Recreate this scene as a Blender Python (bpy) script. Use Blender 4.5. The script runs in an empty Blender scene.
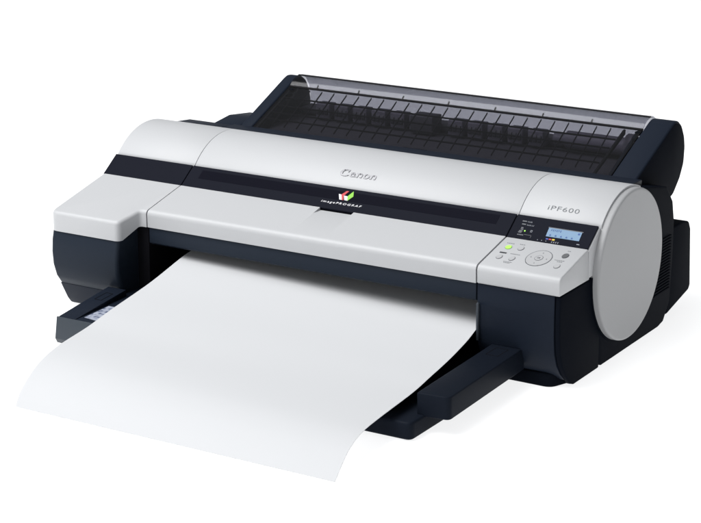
import bpy, bmesh, math, random
from mathutils import Vector, Matrix
random.seed(7)
S = bpy.context.scene
COL = S.collection

# ------------------------------------------------------------------ camera
fw = Vector((-0.49918515, 0.81815014, -0.28537963)).normalized()
rt = fw.cross(Vector((0, 0, 1))).normalized()
up = rt.cross(fw)
a = math.radians(-0.217)
rt, up = rt*math.cos(a)+up*math.sin(a), -rt*math.sin(a)+up*math.cos(a)
cd = bpy.data.cameras.new('camera')
cam = bpy.data.objects.new('camera', cd)
COL.objects.link(cam)
M = Matrix((rt, up, -fw)).transposed().to_4x4()
M.translation = Vector((2.29850438, -3.05522121, 1.14402583))
cam.matrix_world = M
cd.sensor_width = 36
cd.lens = 108.418
cd.clip_end = 200
S.camera = cam

# ------------------------------------------------------------------ world, lights, exposure
w = bpy.data.worlds.new('World')
S.world = w
w.use_nodes = True
bg = w.node_tree.nodes['Background']
bg.inputs['Color'].default_value = (0.93, 0.96, 1.0, 1)
bg.inputs['Strength'].default_value = 0.25


def area(name, loc, target, size, power, color=(1, 1, 1)):
    l = bpy.data.lights.new(name, 'AREA')
    l.shape = 'RECTANGLE'
    l.size, l.size_y = size
    l.energy = power
    l.color = color
    o = bpy.data.objects.new(name, l)
    COL.objects.link(o)
    o.location = loc
    d = Vector(target)-Vector(loc)
    o.rotation_euler = d.to_track_quat('-Z', 'Y').to_euler()
    return o


area('overhead_softbox', (-1.85, -2.45, 5.8), (0.4, 0.0, 0), (5.6, 4.6), 670)
area('added_front_fill', (0.3, -4.4, 0.95), (0.4, 0.0, 0.12), (3.2, 1.2), 30)  # added low fill, lifts the shadow under the flap and the front faces
area('added_table_fill', (0, 3, -1.2), (0, 3, 0), (26, 26), 3450)  # added lamp below the table, washes out the ground shadows
S.view_settings.view_transform = 'Standard'
S.view_settings.look = 'None'
S.view_settings.exposure = 0
S.view_settings.gamma = 1

# ------------------------------------------------------------------ materials


def mat(name, col, rough=.5, spec=.5, metal=0., noise=0., bump=0., bscale=900., ior=1.5):
    m = bpy.data.materials.new(name)
    m.use_nodes = True
    nt = m.node_tree
    b = nt.nodes['Principled BSDF']
    b.inputs['Base Color'].default_value = (*col, 1)
    b.inputs['Roughness'].default_value = rough
    b.inputs['Specular IOR Level'].default_value = spec
    b.inputs['Metallic'].default_value = metal
    b.inputs['IOR'].default_value = ior
    tc = nt.nodes.new('ShaderNodeTexCoord')
    if noise:
        n = nt.nodes.new('ShaderNodeTexNoise')
        n.inputs['Scale'].default_value = 260
        n.inputs['Detail'].default_value = 3
        nt.links.new(tc.outputs['Object'], n.inputs['Vector'])
        r = nt.nodes.new('ShaderNodeMapRange')
        r.inputs['To Min'].default_value = 1-noise
        r.inputs['To Max'].default_value = 1+noise
        nt.links.new(n.outputs['Fac'], r.inputs['Value'])
        x = nt.nodes.new('ShaderNodeVectorMath')
        x.operation = 'SCALE'
        x.inputs[0].default_value = col
        nt.links.new(r.outputs['Result'], x.inputs['Scale'])
        nt.links.new(x.outputs['Vector'], b.inputs['Base Color'])
    if bump:
        n = nt.nodes.new('ShaderNodeTexNoise')
        n.inputs['Scale'].default_value = bscale
        n.inputs['Detail'].default_value = 2
        nt.links.new(tc.outputs['Object'], n.inputs['Vector'])
        u = nt.nodes.new('ShaderNodeBump')
        u.inputs['Strength'].default_value = bump
        u.inputs['Distance'].default_value = .0004
        nt.links.new(n.outputs['Fac'], u.inputs['Height'])
        nt.links.new(u.outputs['Normal'], b.inputs['Normal'])
    return m


def smoked(name, tint, refl=.6, rough=.06):
    m = bpy.data.materials.new(name)
    m.use_nodes = True
    nt = m.node_tree
    nt.nodes.clear()
    o = nt.nodes.new('ShaderNodeOutputMaterial')
    t = nt.nodes.new('ShaderNodeBsdfTransparent')
    t.inputs['Color'].default_value = (*tint, 1)
    g = nt.nodes.new('ShaderNodeBsdfGlossy')
    g.inputs['Roughness'].default_value = rough
    g.inputs['Color'].default_value = (refl, refl, refl, 1)
    lw = nt.nodes.new('ShaderNodeLayerWeight')
    lw.inputs['Blend'].default_value = .5
    pw = nt.nodes.new('ShaderNodeMath')
    pw.operation = 'POWER'
    pw.inputs[1].default_value = 3.2
    nt.links.new(lw.outputs['Facing'], pw.inputs[0])
    f = nt.nodes.new('ShaderNodeMapRange')
    f.inputs['To Min'].default_value = .03
    f.inputs['To Max'].default_value = .55
    nt.links.new(pw.outputs[0], f.inputs['Value'])
    x = nt.nodes.new('ShaderNodeMixShader')
    nt.links.new(f.outputs[0], x.inputs[0])
    nt.links.new(t.outputs[0], x.inputs[1])
    nt.links.new(g.outputs[0], x.inputs[2])
    nt.links.new(x.outputs[0], o.inputs['Surface'])
    return m


WHITE = mat('white_plastic', (.447, .454, .466), .45, .35, noise=.012, bump=.25)
SILVER = mat('silver_white_plastic', (.335, .339, .347), .45, .3, noise=.02, bump=.3)
DARK = mat('blue_black_plastic', (.0105, .0145, .0238), .42, .5, ior=1.15, noise=.04, bump=.3)
ARMP = mat('dark_tray_plastic', (.0078, .0104, .0165), .45, .5, ior=1.10, noise=.04, bump=.3)
TRIM = mat('blue_grey_plastic', (.0155, .0212, .0318), .40, .5, ior=1.18, noise=.04, bump=.3)
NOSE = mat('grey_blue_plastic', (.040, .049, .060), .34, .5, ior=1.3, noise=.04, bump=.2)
DARKER = mat('shaded_black_plastic', (.0045, .0058, .0092), .5, .5, ior=1.045, noise=.04, bump=.3)  # side-face shade put into the body plastic's colour; small black parts share it
SEAM = mat('grey_seam_rubber', (.08, .08, .085), .8, .1)
STRIP = mat('smoked_panel', (.011, .012, .018), .3, .5, ior=1.05)
STRIPIN = mat('smoked_window', (.0065, .0068, .0115), .3, .5, ior=1.04)
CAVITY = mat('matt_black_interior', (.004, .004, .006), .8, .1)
PAPER = mat('white_paper', (.532, .540, .553), .75, .2, noise=.004, bump=.08, bscale=500)
GROUND = bpy.data.materials.new('translucent_white_sheet')   # translucent white table; added lamp below whitens it and hides shadows
GROUND.use_nodes = True
gn = GROUND.node_tree
gn.nodes.clear()
go = gn.nodes.new('ShaderNodeOutputMaterial')
g1 = gn.nodes.new('ShaderNodeBsdfDiffuse')
g1.inputs['Color'].default_value = (.9, .9, .9, 1)
g2 = gn.nodes.new('ShaderNodeBsdfTranslucent')
g2.inputs['Color'].default_value = (.9, .9, .9, 1)
g3 = gn.nodes.new('ShaderNodeMixShader')
g3.inputs[0].default_value = .5
gn.links.new(g1.outputs[0], g3.inputs[1])
gn.links.new(g2.outputs[0], g3.inputs[2])
gn.links.new(g3.outputs[0], go.inputs['Surface'])
CHROME = mat('satin_metal', (.24, .24, .255), .33, .5, metal=.3)
INK = mat('grey_print', (.13, .14, .15), .5, .3)
INKD = mat('charcoal_print', (.045, .048, .055), .5, .3)
LIGHTINK = mat('pale_print', (.26, .275, .31), .5, .3)
DIMINK = mat('dim_print', (.12, .125, .14), .5, .3)
WHITEINK = mat('white_print', (.75, .75, .77), .5, .3)
RED = mat('red_print', (.50, .05, .06), .5, .3)
GREEN = mat('green_print', (.22, .52, .05), .5, .3)
BLUEP = mat('blue_print', (.05, .08, .35), .5, .3)
YELP = mat('yellow_print', (.55, .42, .04), .5, .3)
LCDINK = mat('display_segment', (.05, .10, .28), .5, .2)
BUTTON = mat('button_plastic', (.42, .425, .435), .35, .4)
BTNGREY = mat('grey_button', (.12, .125, .13), .4, .4)
WIRE = mat('black_rib', (.006, .006, .008), .5, .2)
ROLLERG = mat('grey_roller', (.15, .14, .175), .5, .3, noise=.05)
PALEIN = mat('pale_inner_plastic', (.42, .42, .46), .5, .3)
INTERIOR = mat('dark_inner_plastic', (.065, .062, .075), .55, .3, noise=.05)
LID = smoked('smoked_clear_plastic', (.70, .70, .73), .6)
LIDTOP = smoked('clear_plastic', (.64, .645, .675), .45, .12)
GLOW = mat('lit_green_button', (.35, .8, .12), .4, .3)
g = GLOW.node_tree.nodes['Principled BSDF']
g.inputs['Emission Color'].default_value = (.35, .85, .08, 1)
g.inputs['Emission Strength'].default_value = .45
LCD = mat('backlit_display', (.105, .175, .26), .35, .3)
g = LCD.node_tree.nodes['Principled BSDF']
g.inputs['Emission Color'].default_value = (.24, .48, .80, 1)
g.inputs['Emission Strength'].default_value = .2

# sticker: crumpled pale/blue marbling
STICK = mat('printed_sticker', (.3, .33, .42), .35, .4)
nt = STICK.node_tree
n = nt.nodes.new('ShaderNodeTexVoronoi')
n.inputs['Scale'].default_value = 140
tc = nt.nodes.new('ShaderNodeTexCoord')
nt.links.new(tc.outputs['Object'], n.inputs['Vector'])
cr = nt.nodes.new('ShaderNodeValToRGB')
cr.color_ramp.elements[0].color = (.05, .07, .14, 1)
cr.color_ramp.elements[1].color = (.36, .39, .47, 1)
cr.color_ramp.elements[0].position = .2
cr.color_ramp.elements[1].position = .6
nt.links.new(n.outputs['Distance'], cr.inputs['Fac'])
nt.links.new(cr.outputs['Color'], nt.nodes['Principled BSDF'].inputs['Base Color'])

# ------------------------------------------------------------------ mesh helpers


def finish(name, bm, m, parent=None, bevel=0., seg=3, ang=28, smooth=38):
    bmesh.ops.remove_doubles(bm, verts=bm.verts, dist=1e-6)
    bmesh.ops.recalc_face_normals(bm, faces=bm.faces)
    if bevel:
        es = [e for e in bm.edges if len(e.link_faces) == 2 and e.calc_face_angle(0) > math.radians(ang)]
        bmesh.ops.bevel(bm, geom=es, offset=bevel, segments=seg, profile=.5, affect='EDGES', clamp_overlap=True)
    me = bpy.data.meshes.new(name)
    bm.to_mesh(me)
    bm.free()
    for p in me.polygons:
        p.use_smooth = True
    me.set_sharp_from_angle(angle=math.radians(smooth))
    me.materials.append(m)
    o = bpy.data.objects.new(name, me)
    COL.objects.link(o)
    if parent:
        o.parent = parent
        o.matrix_parent_inverse = Matrix.Translation(-parent.location)
    return o


def add_prism(bm, prof, x0, x1):
    """closed (y,z) polygon swept along x"""
    A = [bm.verts.new((x0, y, z)) for y, z in prof]
    B = [bm.verts.new((x1, y, z)) for y, z in prof]
    n = len(prof)
    bm.faces.new(A[::-1])
    bm.faces.new(B)
    for i in range(n):
        bm.faces.new((A[i], A[(i+1) % n], B[(i+1) % n], B[i]))


def prism(name, prof, x0, x1, m, parent=None, bevel=0., **k):
    bm = bmesh.new()
    add_prism(bm, prof, x0, x1)
    return finish(name, bm, m, parent, bevel, **k)


def add_plan(bm, pts, zb, zt):
    """closed (x,y) outline between bottom z and top z functions"""
    A = [bm.verts.new((x, y, zb(x, y))) for x, y in pts]
    B = [bm.verts.new((x, y, zt(x, y))) for x, y in pts]
    n = len(pts)
    bm.faces.new(A[::-1])
    bm.faces.new(B)
    for i in range(n):
        bm.faces.new((A[i], A[(i+1) % n], B[(i+1) % n], B[i]))


def plan(name, pts, zb, zt, m, parent=None, bevel=0., **k):
    bm = bmesh.new()
    add_plan(bm, pts, zb, zt)
    return finish(name, bm, m, parent, bevel, **k)


def add_box(bm, x0, x1, y0, y1, z0, z1):
    add_prism(bm, [(y0, z0), (y1, z0), (y1, z1), (y0, z1)], x0, x1)


def box(name, x0, x1, y0, y1, z0, z1, m, parent=None, bevel=0., **k):
    return prism(name, [(y0, z0), (y1, z0), (y1, z1), (y0, z1)], x0, x1, m, parent, bevel, **k)


def fillet(P, i, r, n=5):
    """replace corner i of polyline P by an arc; returns list of points"""
    p0, p, p1 = (Vector(P[i-1]), Vector(P[i]), Vector(P[(i+1) % len(P)]))
    a_ = (p0-p).normalized()
    b_ = (p1-p).normalized()
    th = a_.angle(b_)
    d = r/math.tan(th/2)
    d = min(d, (p0-p).length*.49, (p1-p).length*.49)
    s, e = p+a_*d, p+b_*d
    out = []
    for k in range(n+1):
        t = k/n
        out.append(tuple((1-t)**2*s+2*t*(1-t)*p+t*t*e))
    return out


def rounded(P, rad, n=5):
    out = []
    for i in range(len(P)):
        r = rad[i] if isinstance(rad, (list, tuple)) else rad
        out += fillet(P, i, r, n) if r else [tuple(P[i])]
    return out


ZC = .155   # axis height of the drum-shaped cover


def arc(r, a0, a1, n):
    return [(r*math.cos(math.radians(a0+(a1-a0)*i/n)), ZC+r*math.sin(math.radians(a0+(a1-a0)*i/n))) for i in range(n+1)]


# surfaces: (u along x, v "up" on the face, h off the face) -> xyz
SA, SB = Vector((-.102, .2430)), Vector((-.142, .2142))      # black band top / bottom edge
sd = (SA-SB).normalized()
sn = Vector((-sd.y, sd.x))


def on_strip(u, v, h=0.):
    p = SB+sd*v+sn*h
    return Vector((u, p.x, p.y))


def strip_y(x, y, h=0.):
    return on_strip(x, (y-SB.x)/sd.x, h)


PS = .23                                                     # slope of the white front top
pd = Vector((1, PS)).normalized()
pn = Vector((-pd.y, pd.x))


def top_z(y):
    return .2150+PS*(y+.141)


def on_panel(u, y, h=0.):
    p = Vector((y, top_z(y)))+pn*h
    return Vector((u, p.x, p.y))


def on_cover(u, v, h=0., base=128.):
    t = math.radians(base-math.degrees(v/.13))
    return Vector((u, (.13+h)*math.cos(t), ZC+(.13+h)*math.sin(t)))


def decal(name, polys, fn, h0, h1, m, parent):
    """thin raised shapes: polygons of (u,v) laid on a surface"""
    bm = bmesh.new()
    for P in polys:
        A = [bm.verts.new(fn(u, v, h0)) for u, v in P]
        B = [bm.verts.new(fn(u, v, h1)) for u, v in P]
        bm.faces.new(B)
        for i in range(len(P)):
            bm.faces.new((A[i], A[(i+1) % len(P)], B[(i+1) % len(P)], B[i]))
    return finish(name, bm, m, parent, smooth=20)


def text_polys(s, width, height, shear=0., space=1., x0=0., v0=0., bold=0.):
    cu = bpy.data.curves.new('t', 'FONT')
    cu.body = s
    cu.shear = shear
    cu.space_character = space
    cu.resolution_u = 3
    cu.offset = bold
    ob = bpy.data.objects.new('t', cu)
    COL.objects.link(ob)
    bpy.context.view_layer.update()
    me = bpy.data.meshes.new_from_object(ob.evaluated_get(bpy.context.evaluated_depsgraph_get()))
    bpy.data.objects.remove(ob)
    xs = [v.co.x for v in me.vertices]
    mx, Mx = min(xs), max(xs)
    cap = .69
    P = []
    for f in me.polygons:
        P.append([(x0+(me.vertices[i].co.x-mx)/(Mx-mx)*width, v0+me.vertices[i].co.y/cap*height) for i in f.vertices])
    bpy.data.meshes.remove(me)
    return P


def circle(cx, cy, r, n=28, ry=None):
    ry = ry or r
    return [(cx+r*math.cos(2*math.pi*i/n), cy+ry*math.sin(2*math.pi*i/n)) for i in range(n)]


def ring(cx, cy, r0, r1, n=40, k=1., k2=None):
    k2 = k2 or k
    P = []
    for i in range(n):
        a0, a1 = 2*math.pi*i/n, 2*math.pi*(i+1)/n
        P.append([(cx+r1*math.cos(a0), cy+r1*k*math.sin(a0)), (cx+r1*math.cos(a1), cy+r1*k*math.sin(a1)),
                  (cx+r0*math.cos(a1), cy+r0*k*math.sin(a1)), (cx+r0*math.cos(a0), cy+r0*k*math.sin(a0))])
    return P


# ------------------------------------------------------------------ table
bm = bmesh.new()
v = [bm.verts.new(p) for p in ((-30, -12, 0), (30, -12, 0), (30, 48, 0), (-30, 48, 0))]
bm.faces.new(v)
tab = finish('table_surface', bm, GROUND)
tab['kind'] = 'structure'

# ------------------------------------------------------------------ printer root
R = bpy.data.objects.new('large_format_printer', None)
COL.objects.link(R)
R.location = (.48, 0, 0)
R['label'] = 'wide white and blue-black printer with round grey end disc and smoked clear roll cover'
R['category'] = 'printer'

XL, XR = .172, .814          # seams of the lifting middle section
G = .0009                    # half gap

# core body, dark
core = [(-.098, .012), (-.080, .002), (.150, .002), (.172, .006), (.196, .035), (.203, .120), (.203, .180), (.194, .216), (.166, .2475), (.056, .2705),
        (.020, .2740), (-.060, .235), (-.098, .205)]
body = prism('body_shell', core, .004, .9595, DARKER, R, .003)
# hollow-looking paper exit: matt black wall, floor and ceiling
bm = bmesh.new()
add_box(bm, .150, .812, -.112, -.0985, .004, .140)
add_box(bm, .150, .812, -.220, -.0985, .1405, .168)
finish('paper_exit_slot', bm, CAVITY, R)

# ---- white drum covers
cov = arc(.130, 138.3, 66, 30)+[(.050, .262), (-.06, .225), (-.098, .232)]
cov_in = cov
top_mid = prism('lifting_cover', cov_in, XL+.0004, XR-.0004, WHITE, R, .0006, seg=2, ang=40)
prism('left_cover', cov, .0, XL-.0005, WHITE, R, .0018, seg=2, ang=40)
right_cov = prism('right_cover', cov, XR+.0004, .9600, WHITE, R, .0006, seg=2, ang=40)
# dark liner just below the seams
for x in (XL, XR):
    prism('seam_liner', arc(.1285, 139, 68, 20)+[(.045, .262), (-.09, .225)], x-.004, x+.004, SEAM, R)

# ---- black band


def band(name, x0, x1, m, parent, top=0.0, deep=.016, bevel=.0006, v0=0., v1=.0485):
    bm = bmesh.new()
    P = [on_strip(0, v0, top), on_strip(0, v1, top), on_strip(0, v1, -deep), on_strip(0, v0, -deep)]
    add_prism(bm, [(p.y, p.z) for p in P], x0, x1)
    return finish(name, bm, m, parent, bevel, seg=1)


band('band_end', .0012, XL-G, STRIP, R)
win = band('band_window', XL+G, XR-G, STRIP, R)
bandL = band('display_panel', XR+G, .9575, STRIP, R, deep=.003)
eP = [on_strip(0, -.001, -.0033), on_strip(0, .0485, -.0033)]
prism('display_backing', [(p.y, p.z) for p in eP]+[(-.085, .22), (-.085, .1660), (-.138, .1660)], XR+.002, .9597, WHITE, R, .0008, seg=2)
P_in = [[(.1975, .0215), (.786, .0215), (.786, .0405), (.1975, .0405)]]
decal('inspection_window', P_in, on_strip, -.001, .0003, STRIPIN, win)

# ---- white front pieces
FR = -.2435                      # front of the middle and right section
white_front = [(-.1425, top_z(-.1425)), (FR, top_z(FR)), (FR, .1625), (-.135, .1625), (-.125, .205)]


def front_prof(d=0.):
    P = [(-.1425, top_z(-.1425)), (FR, top_z(FR)), (FR+.001, .1625), (-.135, .1625)]
    return rounded([Vector(p) for p in P], [0, .011, 0, 0], 8)


fbm = bmesh.new()
FP = front_prof()
NP = [(-.1425, top_z(-.1425)-.0048), (-.1450, top_z(-.1450)-.0046)]+[tuple(q) for q in FP[1:]]
NP.insert(2, (-.1640, top_z(-.1640)))
for x0, x1, pp in ((XL+G, .4615, FP), (.4615, .5280, NP), (.5280, XR-G, FP)):
    add_prism(fbm, pp, x0, x1)
flap = finish('front_flap', fbm, WHITE, R, smooth=30)
panel = prism('control_panel', front_prof(), XR+G, .9596, WHITE, R, .0022, seg=3, ang=40)
# grey-blue trim under the flap
trimP = [(FR+.0035, .1620), (FR+.0035, .1345), (FR+.009, .1310), (-.150, .1310), (-.150, .1620)]
prism('flap_trim', trimP, XL+G+.0008, XR-G-.0005, TRIM, R, .0012, seg=2)
# left ink bay: white lid with its side recess
plan_pts = [(.0, -.1425), (.0, -.2945), (.1480, -.2945), (.1590, -.2440), (XL-G, -.2440), (XL-G, -.1425)]
PL = rounded([Vector(p) for p in plan_pts], [0, .016, .012, .010, 0, 0], 7)


def lid_bottom(x, y):
    t = max(0, min(1, (y+.285)/.040))
    t = t*t*(3-2*t)
    return .1455+t*.0170


lid = bmesh.new()
add_plan(lid, PL, lid_bottom, lambda x, y: top_z(y))
bmesh.ops.remove_doubles(lid, verts=lid.verts, dist=1e-6)
bmesh.ops.recalc_face_normals(lid, faces=lid.faces)
tops = [e for e in lid.edges if all(abs(v_.co.z-top_z(v_.co.y)) < 1e-5 for v_ in e.verts) and max(v_.co.y for v_ in e.verts) < -.142 + 1e-4
        and not all(v_.co.y > -.15 for v_ in e.verts) and not all(abs(v_.co.x-(XL-G)) < 1e-4 for v_ in e.verts)]
bmesh.ops.bevel(lid, geom=tops, offset=.0085, segments=6, profile=.5, affect='EDGES', clamp_overlap=True)
finish('ink_bay_lid', lid, WHITE, R, smooth=50)

# ---- left dark bay front
lp = [(-.2925, .1450), (-.2965, .130), (-.2985, .108), (-.2965, .084), (-.2890, .062), (-.2780, .047), (-.262, .040), (-.105, .040), (-.105, .160), (-.250, .160), (-.262, .1460)]
bm = bmesh.new()
add_prism(bm, lp, .0015, .1470)
bmesh.ops.remove_doubles(bm, verts=bm.verts, dist=1e-6)
bmesh.ops.recalc_face_normals(bm, faces=bm.faces)
es = [e for e in bm.edges if len(e.link_faces) == 2 and all(v_.co.y < -.25 for v_ in e.verts) and abs(e.verts[0].co.x-e.verts[1].co.x) < 1e-6
      and all(v_.co.z < .1451 for v_ in e.verts)]
bmesh.ops.bevel(bm, geom=es, offset=.007, segments=5, profile=.5, affect='EDGES', clamp_overlap=True)
finish('ink_bay_body', bm, TRIM, R, smooth=45)  # lighter than the right fascia: light from the left put into the colour
# inner wall beside the paper slot
prism('inner_cheek', [(-.238, .162), (-.238, .030), (-.10, .030), (-.10, .162)], .1450, .171, CAVITY, R, .001)
# left base
prism('left_foot', [(-.2775, .0465), (-.2690, .0310), (-.2590, .0130), (-.2500, .0020), (-.100, .0020), (-.100, .0400), (-.250, .0410)], .0022, .1480, DARK, R, .002)

# ---- right dark section
rp = [(FR+.0035, .1620), (FR+.0030, .128), (FR+.0035, .095), (-.2370, .066), (-.2280, .044), (-.2140, .026), (-.1980, .012), (-.1900, .010),
      (-.095, .010), (-.095, .1620)]
bm = bmesh.new()
add_prism(bm, rp, XR+.0008, .9495)
bmesh.ops.recalc_face_normals(bm, faces=bm.faces)
es = [e for e in bm.edges if all(abs(v_.co.x-XR-.0008) < 1e-5 and v_.co.y < -.23 and v_.co.z < .15 for v_ in e.verts)]
bmesh.ops.bevel(bm, geom=es, offset=.0055, segments=1, profile=.5, affect='EDGES', clamp_overlap=True)
finish('front_fascia', bm, DARK, R, .0015, seg=2, ang=40)
sp = [(FR+.0042, .1618), (FR+.0036, .128), (FR+.0042, .095), (-.2362, .066), (-.2272, .044), (-.2132, .024), (-.1950, .006), (-.1820, .0015),
      (-.090, .0015), (-.090, .1618)]
prism('side_panel', sp, .9508, .9596, DARKER, R, .0025, seg=3, ang=40)
box('slot_edge_glint', .8150, .8195, -.2446, -.2380, .068, .1306, NOSE, R, .0016)  # added lighter strip: light caught by the fascia corner, put into its colour
# recessed lower foot on the right
plan('right_foot', rounded([Vector(p) for p in [(.800, -.08), (.800, -.214), (.935, -.216), (.951, -.175), (.951, -.08)]], [0, 0, .02, .01, 0]),
     lambda x, y: .0008, lambda x, y: .0240, DARKER, R, .003)

# ---- round end
bm = bmesh.new()
N = 128
prof = [(.9500, .1264), (.9680, .1264), (.9700, .1259), (.9712, .1248), (.9718, .1232), (.9720, .1210)]
rings = []
for x, r in prof:
    rings.append([bm.verts.new((x, r*math.cos(2*math.pi*i/N), ZC+r*math.sin(2*math.pi*i/N))) for i in range(N)])
for A, B in zip(rings, rings[1:]):
    for i in range(N):
        bm.faces.new((A[i], A[(i+1) % N], B[(i+1) % N], B[i]))
bm.faces.new(rings[-1])
bm.faces.new(rings[0][::-1])
finish('round_end_cap', bm, SILVER, R, smooth=30)
bm = bmesh.new()
rings = []
for x, r in [(.955, .1300), (.9612, .1300), (.9612, .1255), (.955, .1255)]:
    rings.append([bm.verts.new((x, r*math.cos(math.radians(t)), ZC+r*math.sin(math.radians(t)))) for t in range(0, 361, 4)])
rings.append(rings[0])
for A, B in zip(rings, rings[1:]):
    for i in range(len(A)-1):
        if not (55 < i*4 < 175):
            bm.faces.new((A[i], A[i+1], B[i+1], B[i]))
bmesh.ops.delete(bm, geom=[v_ for v_ in bm.verts if not v_.link_faces], context='VERTS')
finish('cap_gasket', bm, DARKER, R)

# ---- rear block and vents
rb = [(.190, .012), (.288, .032), (.2945, .040), (.2860, .145), (.278, .160), (.250, .1665), (.190, .1665)]
prism('power_housing', rb, .040, .9570, DARKER, R, .004)
bm = bmesh.new()
for i in range(19):
    z = .062+i*.0052
    y0 = math.sqrt(max(.1262**2-(z-ZC)**2, 0))+.012
    y0 = max(y0, .125)
    add_prism(bm, [(y0, z), (.190, z), (.190, z+.0024), (y0, z+.0024)], .9580, .9612)
finish('vent_slats', bm, DARKER, R)

# ------------------------------------------------------------------ roll cover
rc = bpy.data.objects.new('roll_cover', None)
COL.objects.link(rc)
rc.location = (.52, .19, .27)
rc.parent = R
rc.matrix_parent_inverse = Matrix.Translation(-R.location)
capP = rounded([Vector(q) for q in [(.094, .2660), (.250, .3330), (.262, .3370), (.276, .3360), (.292, .3250), (.304, .3050), (.3085, .2850), (.306, .2550), (.290, .2300), (.262, .2050), (.200, .1950), (.120, .2300)]], [0, .01, .02, .02, .02, .03, .03, .03, .03, .03, 0, 0], 3)
for x0, x1 in ((.884, .9300), (.133, .1590)):
    cap = prism('cover_end_cap', capP, x0, x1, DARK, rc, .0035, ang=24)
    if x0 > .5:
        prism('cap_side_shade', [(y+(.198-y)*.035, z+(.27-z)*.05) for y, z in capP], x1-.002, x1+.0015, DARKER, cap, .001, seg=2)  # darker sheet over the cap's right face, its shade put into the colour
prism('left_shoulder', [(.07, .255), (.093, .268), (.150, .2745), (.220, .266), (.22, .20), (.07, .20)], .075, .132, DARK, R, .003)
prism('left_inner_arm', [(.104, .262), (.245, .325), (.250, .318), (.15, .262)], .163, .170, DARK, rc, .001)

lidpath = [(.104, .2695), (.232, .3240)]
bm = bmesh.new()


def add_sheet(bm, path, x0, x1, t):
    out = []
    for i, (y, z) in enumerate(path):
        a_ = Vector(path[max(i-1, 0)])
        b_ = Vector(path[min(i+1, len(path)-1)])
        d = (b_-a_).normalized()
        out.append((y+d.y*t, z-d.x*t))
    add_prism(bm, list(path)+out[::-1], x0, x1)


add_sheet(bm, lidpath, .160, .883, .0016)
finish('lid_window', bm, LID, rc)
bm = bmesh.new()
add_sheet(bm, [(.2325, .3242), (.240, .3325), (.250, .3378), (.262, .3402), (.276, .3388), (.290, .3310), (.301, .3150), (.3055, .2950), (.3050, .270)], .160, .883, .0016)
finish('lid_crown', bm, LIDTOP, rc, smooth=60)
bm = bmesh.new()
add_prism(bm, [(.2300, .3236), (.2335, .3252), (.2345, .3226), (.2310, .3212)], .160, .883)
add_prism(bm, [(.2620, .3404), (.2650, .3406), (.2650, .3386), (.2620, .3384)], .160, .883)
finish('crease_line', bm, WIRE, rc)
# small notches on the crown
for x in (.22, .31, .405, .50, .595, .69, .785):
    prism('crown_clip', [(.2335, .3254), (.2375, .3300), (.2380, .3288), (.2345, .3245)], x-.0012, x+.0012, WIRE, rc)

# moulded ribs under the window
sl = (.3240-.2695)/(.232-.104)


def lz(y):
    return .2695+sl*(y-.104)


xs = [.1840+.02685*i for i in range(25)]
for i, x in enumerate(xs):
    bm = bmesh.new()
    a0 = (x-.004, .2290)
    a1 = (x+.008, .1200)
    P = []
    for (xx, yy) in (a0, a1):
        P.append([(xx-.0006, yy, lz(yy)-.0020), (xx+.0006, yy, lz(yy)-.0020), (xx+.0006, yy, lz(yy)-.0050), (xx-.0006, yy, lz(yy)-.0050)])
    A = [bm.verts.new(p) for p in P[0]]
    B = [bm.verts.new(p) for p in P[1]]
    bm.faces.new(A[::-1])
    bm.faces.new(B)
    for k in range(4):
        bm.faces.new((A[k], A[(k+1) % 4], B[(k+1) % 4], B[k]))
    finish('rib', bm, WIRE, rc)
for y in (.2010, .1770, .1560, .1370):
    prism('cross_rib', [(y, lz(y)-.0022), (y+.0011, lz(y+.0011)-.0022), (y+.0011, lz(y)-.0042), (y, lz(y)-.0048)], .166, .846, WIRE, rc)
for x in (.848, .164):
    prism('lid_side_bar', [(.108, lz(.108)-.002), (.229, lz(.229)-.002), (.229, lz(.229)-.010), (.108, lz(.108)-.006)], x, x+.004, WIRE, rc)
prism('lid_side_lever', [(.120, .262), (.236, .318), (.240, .312), (.150, .262)], .868, .874, DARK, rc, .001)

# inside the roll bay
prism('roll_bay', [(.098, .2575), (.285, .2575), (.303, .2575), (.303, .2760), (.300, .2760), (.296, .2640), (.098, .2600)], .161, .882, INTERIOR, R)
box('rear_rail', .165, .878, .262, .300, .2660, .2790, INTERIOR, R, .003)
for i in range(14):
    x = .215+i*.0405
    if .425 < x < .470:
        continue
    if x > .70:
        break
    o = None
    bm = bmesh.new()
    add_box(bm, x, x+.030, .236, .262, .2680, .2960)
    h = finish('feed_roller', bm, ROLLERG, R, .002)
    bm = bmesh.new()
    for k in range(3):
        cx = x+.006+k*.009
        add_prism(bm, [(.2320+.004*(1-math.cos(t)), .2820+.007*math.sin(t)) for t in [j*2*math.pi/10 for j in range(10)]], cx-.003, cx+.003)
    finish('roller_tyres', bm, INTERIOR, h)
box('cutter_unit', .425, .472, .226, .262, .2660, .2990, INTERIOR, R, .002)
# roll holder core at the right
bm = bmesh.new()
n = 24
prof = [(.71, .010), (.735, .010), (.735, .016), (.850, .016), (.850, .024), (.862, .024), (.862, .010)]
rings = [[bm.verts.new((x, .245+r*math.cos(2*math.pi*i/n), .286+r*math.sin(2*math.pi*i/n))) for i in range(n)] for x, r in prof]
for A, B in zip(rings, rings[1:]):
    for i in range(n):
        bm.faces.new((A[i], A[(i+1) % n], B[(i+1) % n], B[i]))
bm.faces.new(rings[0])
bm.faces.new(rings[-1])
finish('roll_spindle', bm, ROLLERG, R)
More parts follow.
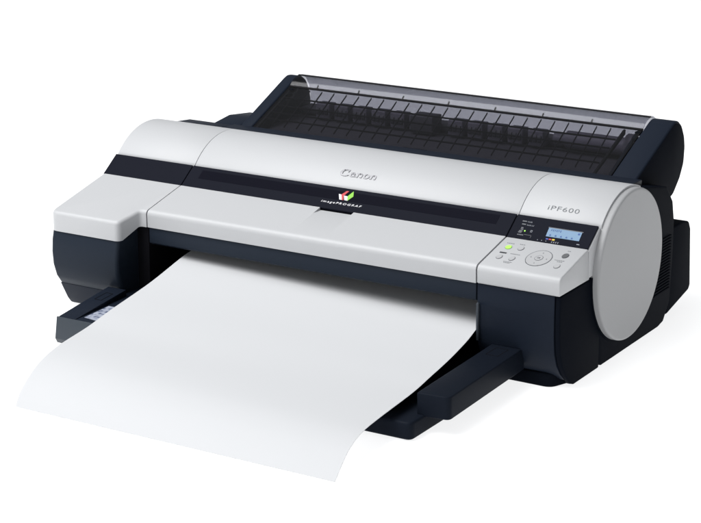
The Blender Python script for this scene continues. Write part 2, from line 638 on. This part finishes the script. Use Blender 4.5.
# deck lip in front of the lid and its pull tab
prism('deck_lip', [(.0560, .2685), (.0570, .2722), (.1030, .2705), (.1030, .2600), (.0560, .2600)], .120, .940, DARK, R, .0008)
prism('deck_lip', [(.0560, .2685), (.0575, .2735), (.1010, .2690), (.1010, .2600), (.0560, .2600)], .020, .119, DARK, R, .0008)
bm = bmesh.new()
add_prism(bm, [(.100, .2668), (.108, .2700), (.110, .2680), (.100, .2640)], .478, .528)
finish('pull_tab', bm, DARKER, rc, .001)
for x in (.164, .872):
    bm = bmesh.new()
    add_box(bm, x, x+.010, .222, .236, .314, .3205)
    add_box(bm, x+.003, x+.007, .205, .224, .306, .312)
    finish('hinge', bm, DARKER, rc, .0008)

# ------------------------------------------------------------------ output tray
TR = bpy.data.objects.new('output_tray', None)
COL.objects.link(TR)
TR.location = (.48, -.25, .0)
TR.parent = R
TR.matrix_parent_inverse = Matrix.Translation(-R.location)
tl = plan('tray_plate', rounded([Vector(p) for p in [(.132, -.20), (.1265, -.438), (.450, -.438), (.450, -.095), (.172, -.095), (.172, -.20)]], [0, .010, 0, 0, 0, 0]),
          lambda x, y: .002+.006*(y < -.40), lambda x, y: .0480, DARK, TR, .0028)
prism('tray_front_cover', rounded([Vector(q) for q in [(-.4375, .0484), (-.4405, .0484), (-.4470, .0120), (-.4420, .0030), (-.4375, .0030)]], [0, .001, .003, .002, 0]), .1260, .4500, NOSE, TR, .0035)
plan('tray_plate', rounded([Vector(p) for p in [(.4505, -.095), (.4505, -.530), (.8610, -.530), (.8610, -.095)]], [0, 0, .012, 0]),
     lambda x, y: .002, lambda x, y: .0300, ARMP, TR, .004)
# right arm
ra = bmesh.new()
add_plan(ra, rounded([Vector(p) for p in [(.8385, -.225), (.8475, -.4900), (.9010, -.4860), (.8925, -.225)]], [0, .003, .010, 0]),
         lambda x, y: .0275, lambda x, y: .0640)
arm = finish('tray_arm', ra, ARMP, TR, .0022)
# left arm: wedge rising to the back
bm = bmesh.new()
A = [bm.verts.new(p) for p in ((.1290, -.438, .0470), (.1500, -.438, .0470), (.1640, -.438, .0470), (.1580, -.290, .0470), (.1180, -.290, .0470))]
B = [bm.verts.new(p) for p in ((.1290, -.438, .0490), (.1500, -.438, .0490), (.1640, -.438, .0490), (.1580, -.290, .0600), (.1200, -.290, .0600))]
bm.faces.new(A[::-1])
bm.faces.new(B)
for k in range(5):
    bm.faces.new((A[k], A[(k+1) % 5], B[(k+1) % 5], B[k]))
arml = finish('tray_arm', bm, DARK, TR, .0008, seg=2)


def latch(parent, x0, x1, y0, y1, zf):
    bm = bmesh.new()
    t = .0010
    for (a0, b0, a1, b1) in ((x0, y0, x1, y0+t), (x0, y1-t, x1, y1), (x0, y0+t, x0+t, y1-t), (x1-t, y0+t, x1, y1-t)):
        vv = [bm.verts.new((x, y, zf(y))) for x, y in ((a0, b0), (a1, b0), (a1, b1), (a0, b1))]
        bm.faces.new(vv)
    finish('latch', bm, CAVITY, parent)


latch(arm, .8540, .8760, -.285, -.248, lambda y: .06425)
latch(arml, .1350, .1500, -.350, -.316, lambda y: .0490+(y+.44)/.15*.011+.0004)
bm = bmesh.new()
vv = [bm.verts.new((x, y, .0484)) for x, y in ((.1690, -.421), (.215, -.428), (.215, -.350), (.1660, -.350))]
bm.faces.new(vv)
finish('sticker', bm, STICK, tl)

# ------------------------------------------------------------------ lettering and controls
# brand: raised silver letters in a wedge-serif style


def thick_arc(cx, cy, rx, ry, a0, a1, w0, w1, n=18, kx=.5):
    """ring piece whose stroke is heavier at the sides (w1) than top/bottom (w0)"""
    P = []
    prev = None
    for i in range(n+1):
        t = math.radians(a0+(a1-a0)*i/n)
        c_, s_ = math.cos(t), math.sin(t)
        wd = w0+(w1-w0)*abs(c_)
        o_ = (cx+rx*c_, cy+ry*s_)
        i_ = (cx+(rx-wd)*c_, cy+(ry-wd*.75)*s_)
        if prev:
            P.append([prev[0], o_, i_, prev[1]])
        prev = (o_, i_)
    return P


def canon_polys():
    P = []
    X = .85
    # C with hooked terminal
    P += thick_arc(.62, .50, .64, .57, 60, 322, .14, .30, 26)
    P.append([(.84, .99), (.98, 1.05), (.92, .62), (.80, .72)])
    P.append([(1.04, .20), (1.10, .12), (.98, .02), (.93, .14)])
    x = 1.22
    # a
    P += thick_arc(x+.30, .24, .30, .27, 0, 360, .10, .19, 18)
    P.append([(x+.40, 0), (x+.60, 0), (x+.60, .50), (x+.40, .50)])
    P += thick_arc(x+.32, .46, .28, .24, 0, 160, .09, .18, 10)
    P.append([(x+.58, 0), (x+.72, .04), (x+.72, .10), (x+.58, .12)])
    x += .80

    def n_(x):
        Q = [[(x+.02, 0), (x+.22, 0), (x+.22, .66), (x+.06, .72), (x-.06, .62), (x+.02, .60)]]
        Q += thick_arc(x+.42, .42, .26, .30, 0, 150, .13, .21, 10)
        Q.append([(x+.49, 0), (x+.68, 0), (x+.68, .43), (x+.49, .43)])
        return Q
    P += n_(x)
    x += .80
    P += thick_arc(x+.36, .345, .38, .375, 0, 360, .11, .23, 24)
    x += .84
    P += n_(x)
    W_ = x+.70
    return [[(u/W_, v_) for u, v_ in q] for q in P]


cp = [[(.4610+u*.0715+v_*.0012, v_*.0130) for u, v_ in q] for q in canon_polys()]
decal('brand_lettering', cp, lambda u, v_, h: on_cover(u, v_, h, 128.2), -.0006, .0012, CHROME, top_mid)
tp = text_polys('iPF600', .0555, .0088, space=1.12, x0=.8590)
decal('model_lettering', tp, lambda u, v_, h: on_cover(u, v_, h, 131.5), -.0003, .00025, INK, right_cov)
tp = text_polys('imagePROGRAF', .0790, .0042, shear=.22, space=1.35, x0=.4570, bold=.0)
decal('series_lettering', tp, lambda u, v_, h: on_strip(u, v_+.0122, h), -.0003, .0007, WHITEINK, win)
sy = lambda u, v_, h: strip_y(u, v_, h)
decal('logo_mark', [[(.4821, -.1147), (.4874, -.115), (.4936, -.1241), (.4883, -.1238)], [(.4933, -.1163), (.5003, -.1166), (.5046, -.1241), (.4982, -.1237)]],
      sy, -.0003, .0008, WHITEINK, win)
decal('logo_mark', [[(.4874, -.115), (.4938, -.1078), (.4981, -.1077), (.4931, -.1168), (.4967, -.1242), (.4936, -.1241)]], sy, -.0003, .0008, RED, win)
decal('logo_mark', [[(.5003, -.1166), (.5068, -.1067), (.5112, -.1153), (.5046, -.1241)]], sy, -.0003, .0008, GREEN, win)

# display
lx0, lx1, ly0, ly1 = .8795, .9375, -.1318, -.1176
lcd = decal('display', [[(lx0, ly0), (lx1, ly0), (lx1-.001, ly1), (lx0-.001, ly1)]], sy, -.0008, .0006, LCD, bandL)
decal('display_bezel', [[(lx0-.002, ly1), (lx1+.001, ly1), (lx1+.001, ly1+.0011), (lx0-.002, ly1+.0011)]], sy, -.0003, .0008, DIMINK, bandL)
seg = []


def blk(x, y, w_, h_):
    return [(x, y), (x+w_, y), (x+w_, y+h_), (x, y+h_)]


for i in range(6):                                     # dotted characters on the first line
    x = lx0+.0045+i*.0032
    seg += [blk(x, -.1225, .0004, .0030), blk(x+.0006, -.1200, .0013, .0005), blk(x+.0006, -.1213, .0010, .0004)]
    if i % 2:
        seg.append(blk(x+.0006, -.1226, .0014, .0005))
for i in range(5):
    seg += [blk(lx0+.005+i*.0095, -.1304, .0030, .0016), blk(lx0+.006+i*.0095, -.1284, .0009, .0007)]
seg.append(blk(lx1-.0065, -.1225, .0035, .0028))
decal('display_segments', seg, sy, .0005, .0009, LCDINK, lcd)
decal('ink_colour_mark', [blk(.8815, -.1368, .0042, .0020)], sy, -.0003, .0003, BLUEP, bandL)
decal('ink_colour_mark', [blk(.8870, -.1368, .0042, .0020)], sy, -.0003, .0003, RED, bandL)
decal('ink_colour_mark', [blk(.8925, -.1370, .0046, .0025)], sy, -.0003, .0003, YELP, bandL)
pr = []
for x, y, w_ in ((.8285, -.1135, .0075), (.8300, -.1185, .0070), (.8320, -.1270, .0045), (.8318, -.1245, .0038), (.8305, -.1300, .0060), (.8300, -.1322, .0060)):
    pr.append(blk(x, y, w_, .0016))
for k in range(4):
    pr.append(blk(.8305+k*.0028, -.1363, .0022, .0016))
pr.append(blk(.8420, -.1345, .0120, .0005))
pr.append(blk(.8545, -.1385, .0005, .0040))
decal('panel_print', pr, sy, -.0003, .0002, DIMINK, bandL)
pr = []
for x, y, n_ in ((.8385, -.1138, 4), (.8395, -.1192, 6)):
    for k in range(n_):
        pr += [blk(x+k*.0021, y, .0014, .0005), blk(x+k*.0021+.0004*(k % 3), y+.0008, .0005, .0012)]
    decal('panel_print', pr, sy, -.0003, .00025, LIGHTINK, bandL)
    pr = []
for x in (.8500,):
    pr += [blk(x, -.1290, .0006, .0030), blk(x+.0026, -.1290, .0006, .0030), blk(x, -.1264, .0030, .0006), blk(x, -.1292, .0030, .0006)]
decal('panel_icon', pr, sy, -.0003, .00025, LIGHTINK, bandL)
pr = []
for k in range(3):
    pr.append(blk(.8680+k*.0075, -.1400, .0011, .0011))
for k in range(4):
    x = .8930+k*.0036
    pr.append([(x, -.1408), (x+.0012, -.1408), (x+.0016, -.1385), (x+.0004, -.1385)])
pr.append(blk(.9360, -.1378, .0050, .0011))
decal('panel_icon', pr, sy, -.0003, .00025, LIGHTINK, bandL)
decal('status_lamp', [circle(.8405, -.1285, .0012, 12)], sy, -.0003, .0005, GLOW, bandL)

# buttons
op = on_panel


def button(x, y, rx, ry, m, h=.0009):
    decal('button_rim', ring(x, y, rx*.98, rx*1.10, 32, ry/rx), op, -.0004, .0003, INK, panel)
    decal('button', [circle(x, y, rx*.97, 28, ry*.97)], op, -.0006, h, m, panel)


button(.8351, -.1745, .0052, .0058, GLOW)
button(.8560, -.1722, .0048, .0062, BUTTON)
button(.8355, -.2068, .0046, .0062, BUTTON)
button(.8575, -.2062, .0046, .0064, BUTTON)
button(.9346, -.1735, .0050, .0072, BTNGREY)
button(.9365, -.2075, .0046, .0064, BUTTON)
decal('dial_ring', ring(.8978, -.1925, .0198, .0207, 56, 1.22), op, -.0004, .0004, INK, panel)
decal('dial', [circle(.8978, -.1925, .0196, 48, .0196*1.22)], op, -.0006, .0005, BUTTON, panel)
decal('button_rim', ring(.8978, -.1925, .0062, .0068, 32, 1.2), op, .0004, .0008, INK, panel)
decal('button', [circle(.8978, -.1925, .0061, 28, .0073)], op, .0003, .0009, BUTTON, panel)
tp = text_polys('OK', .0062, .0044, x0=.8947, v0=-.1947)
decal('button_lettering', tp, op, .0008, .0011, INKD, panel)
ar = []
for dx, dy in ((0, .0165), (0, -.0165), (.0135, 0), (-.0135, 0)):
    ar.append([(.8978+dx-.0011, -.1925+dy-.0009), (.8978+dx+.0011, -.1925+dy-.0009), (.8978+dx, -.1925+dy+.0014)])
decal('dial_arrows', ar, op, .0004, .0008, INK, panel)
pr = []


def scribble(x, y, n_, w_=.0019):
    for k in range(n_):
        pr.append(blk(x+k*w_, y, w_*.62, .0007))
        if k % 2 == 0:
            pr.append(blk(x+k*w_, y+.0011, w_*.4, .0010))
        else:
            pr.append(blk(x+k*w_+.0004, y+.0007, .0005, .0013))


for rows in (((.8265, -.1625, 7),), ((.8485, -.1610, 5),), ((.8480, -.1930, 9),), ((.8485, -.2185, 8), (.8500, -.2215, 6)),
             ((.9315, -.1590, 3),), ((.9240, -.1905, 9), (.9300, -.1945, 5))):
    pr = []
    for r_ in rows:
        scribble(*r_)
    decal('button_caption', pr, op, -.0003, .0002, INK, panel)
decal('button_caption_bar', [blk(.8290, -.1945, .0120, .0038)], op, -.0003, .0002, INKD, panel)

# ------------------------------------------------------------------ sheet of paper
Lp = [(.226, -.060, .108), (.229, -.120, .118), (.2330, -.203, .1185), (.2380, -.3265, .0955), (.2430, -.4430, .0800), (.2460, -.5080, .0700),
      (.2508, -.5770, .0645), (.2540, -.6170, .0590), (.2562, -.6460, .0508), (.2590, -.6750, .0370), (.2612, -.7010, .0180), (.2635, -.7140, .0020)]
Rp = [(.806, -.060, .104), (.809, -.120, .104), (.8140, -.2190, .0920), (.8160, -.2750, .0760), (.8183, -.3380, .0640), (.8210, -.4020, .0560), (.8237, -.4620, .0495),
      (.8280, -.5640, .0450), (.8322, -.6230, .0415), (.8360, -.6610, .0320), (.8399, -.6890, .0180), (.8442, -.7165, .0012)]


def resample(P, n_):
    P = [Vector(p) for p in P]
    # Catmull-Rom then uniform arc length
    D = []
    for i in range(len(P)-1):
        p0, p1, p2, p3 = P[max(i-1, 0)], P[i], P[i+1], P[min(i+2, len(P)-1)]
        for k in range(12):
            t = k/12
            D.append(.5*((2*p1)+(p2-p0)*t+(2*p0-5*p1+4*p2-p3)*t*t+(3*p1-p0-3*p2+p3)*t**3))
    D.append(P[-1])
    L_ = [0]
    for a_, b_ in zip(D, D[1:]):
        L_.append(L_[-1]+(b_-a_).length)
    out = []
    j = 0
    for i in range(n_+1):
        s = L_[-1]*i/n_
        while j < len(L_)-2 and L_[j+1] < s:
            j += 1
        t = (s-L_[j])/max(L_[j+1]-L_[j], 1e-9)
        out.append(D[j].lerp(D[j+1], min(t, 1)))
    return out


A, B = resample(Lp, 70), resample(Rp, 70)
bm = bmesh.new()
NX = 24
grid = []
for p, q in zip(A, B):
    grid.append([bm.verts.new(p.lerp(q, i/NX)) for i in range(NX+1)])
for r0, r1 in zip(grid, grid[1:]):
    for i in range(NX):
        bm.faces.new((r0[i], r0[i+1], r1[i+1], r1[i]))
bmesh.ops.recalc_face_normals(bm, faces=bm.faces)
bmesh.ops.solidify(bm, geom=bm.faces[:], thickness=.0006)
pap = finish('paper_sheet', bm, PAPER, smooth=60)
pap['label'] = 'large blank white sheet curling down out of the front of the printer'
pap['category'] = 'paper'
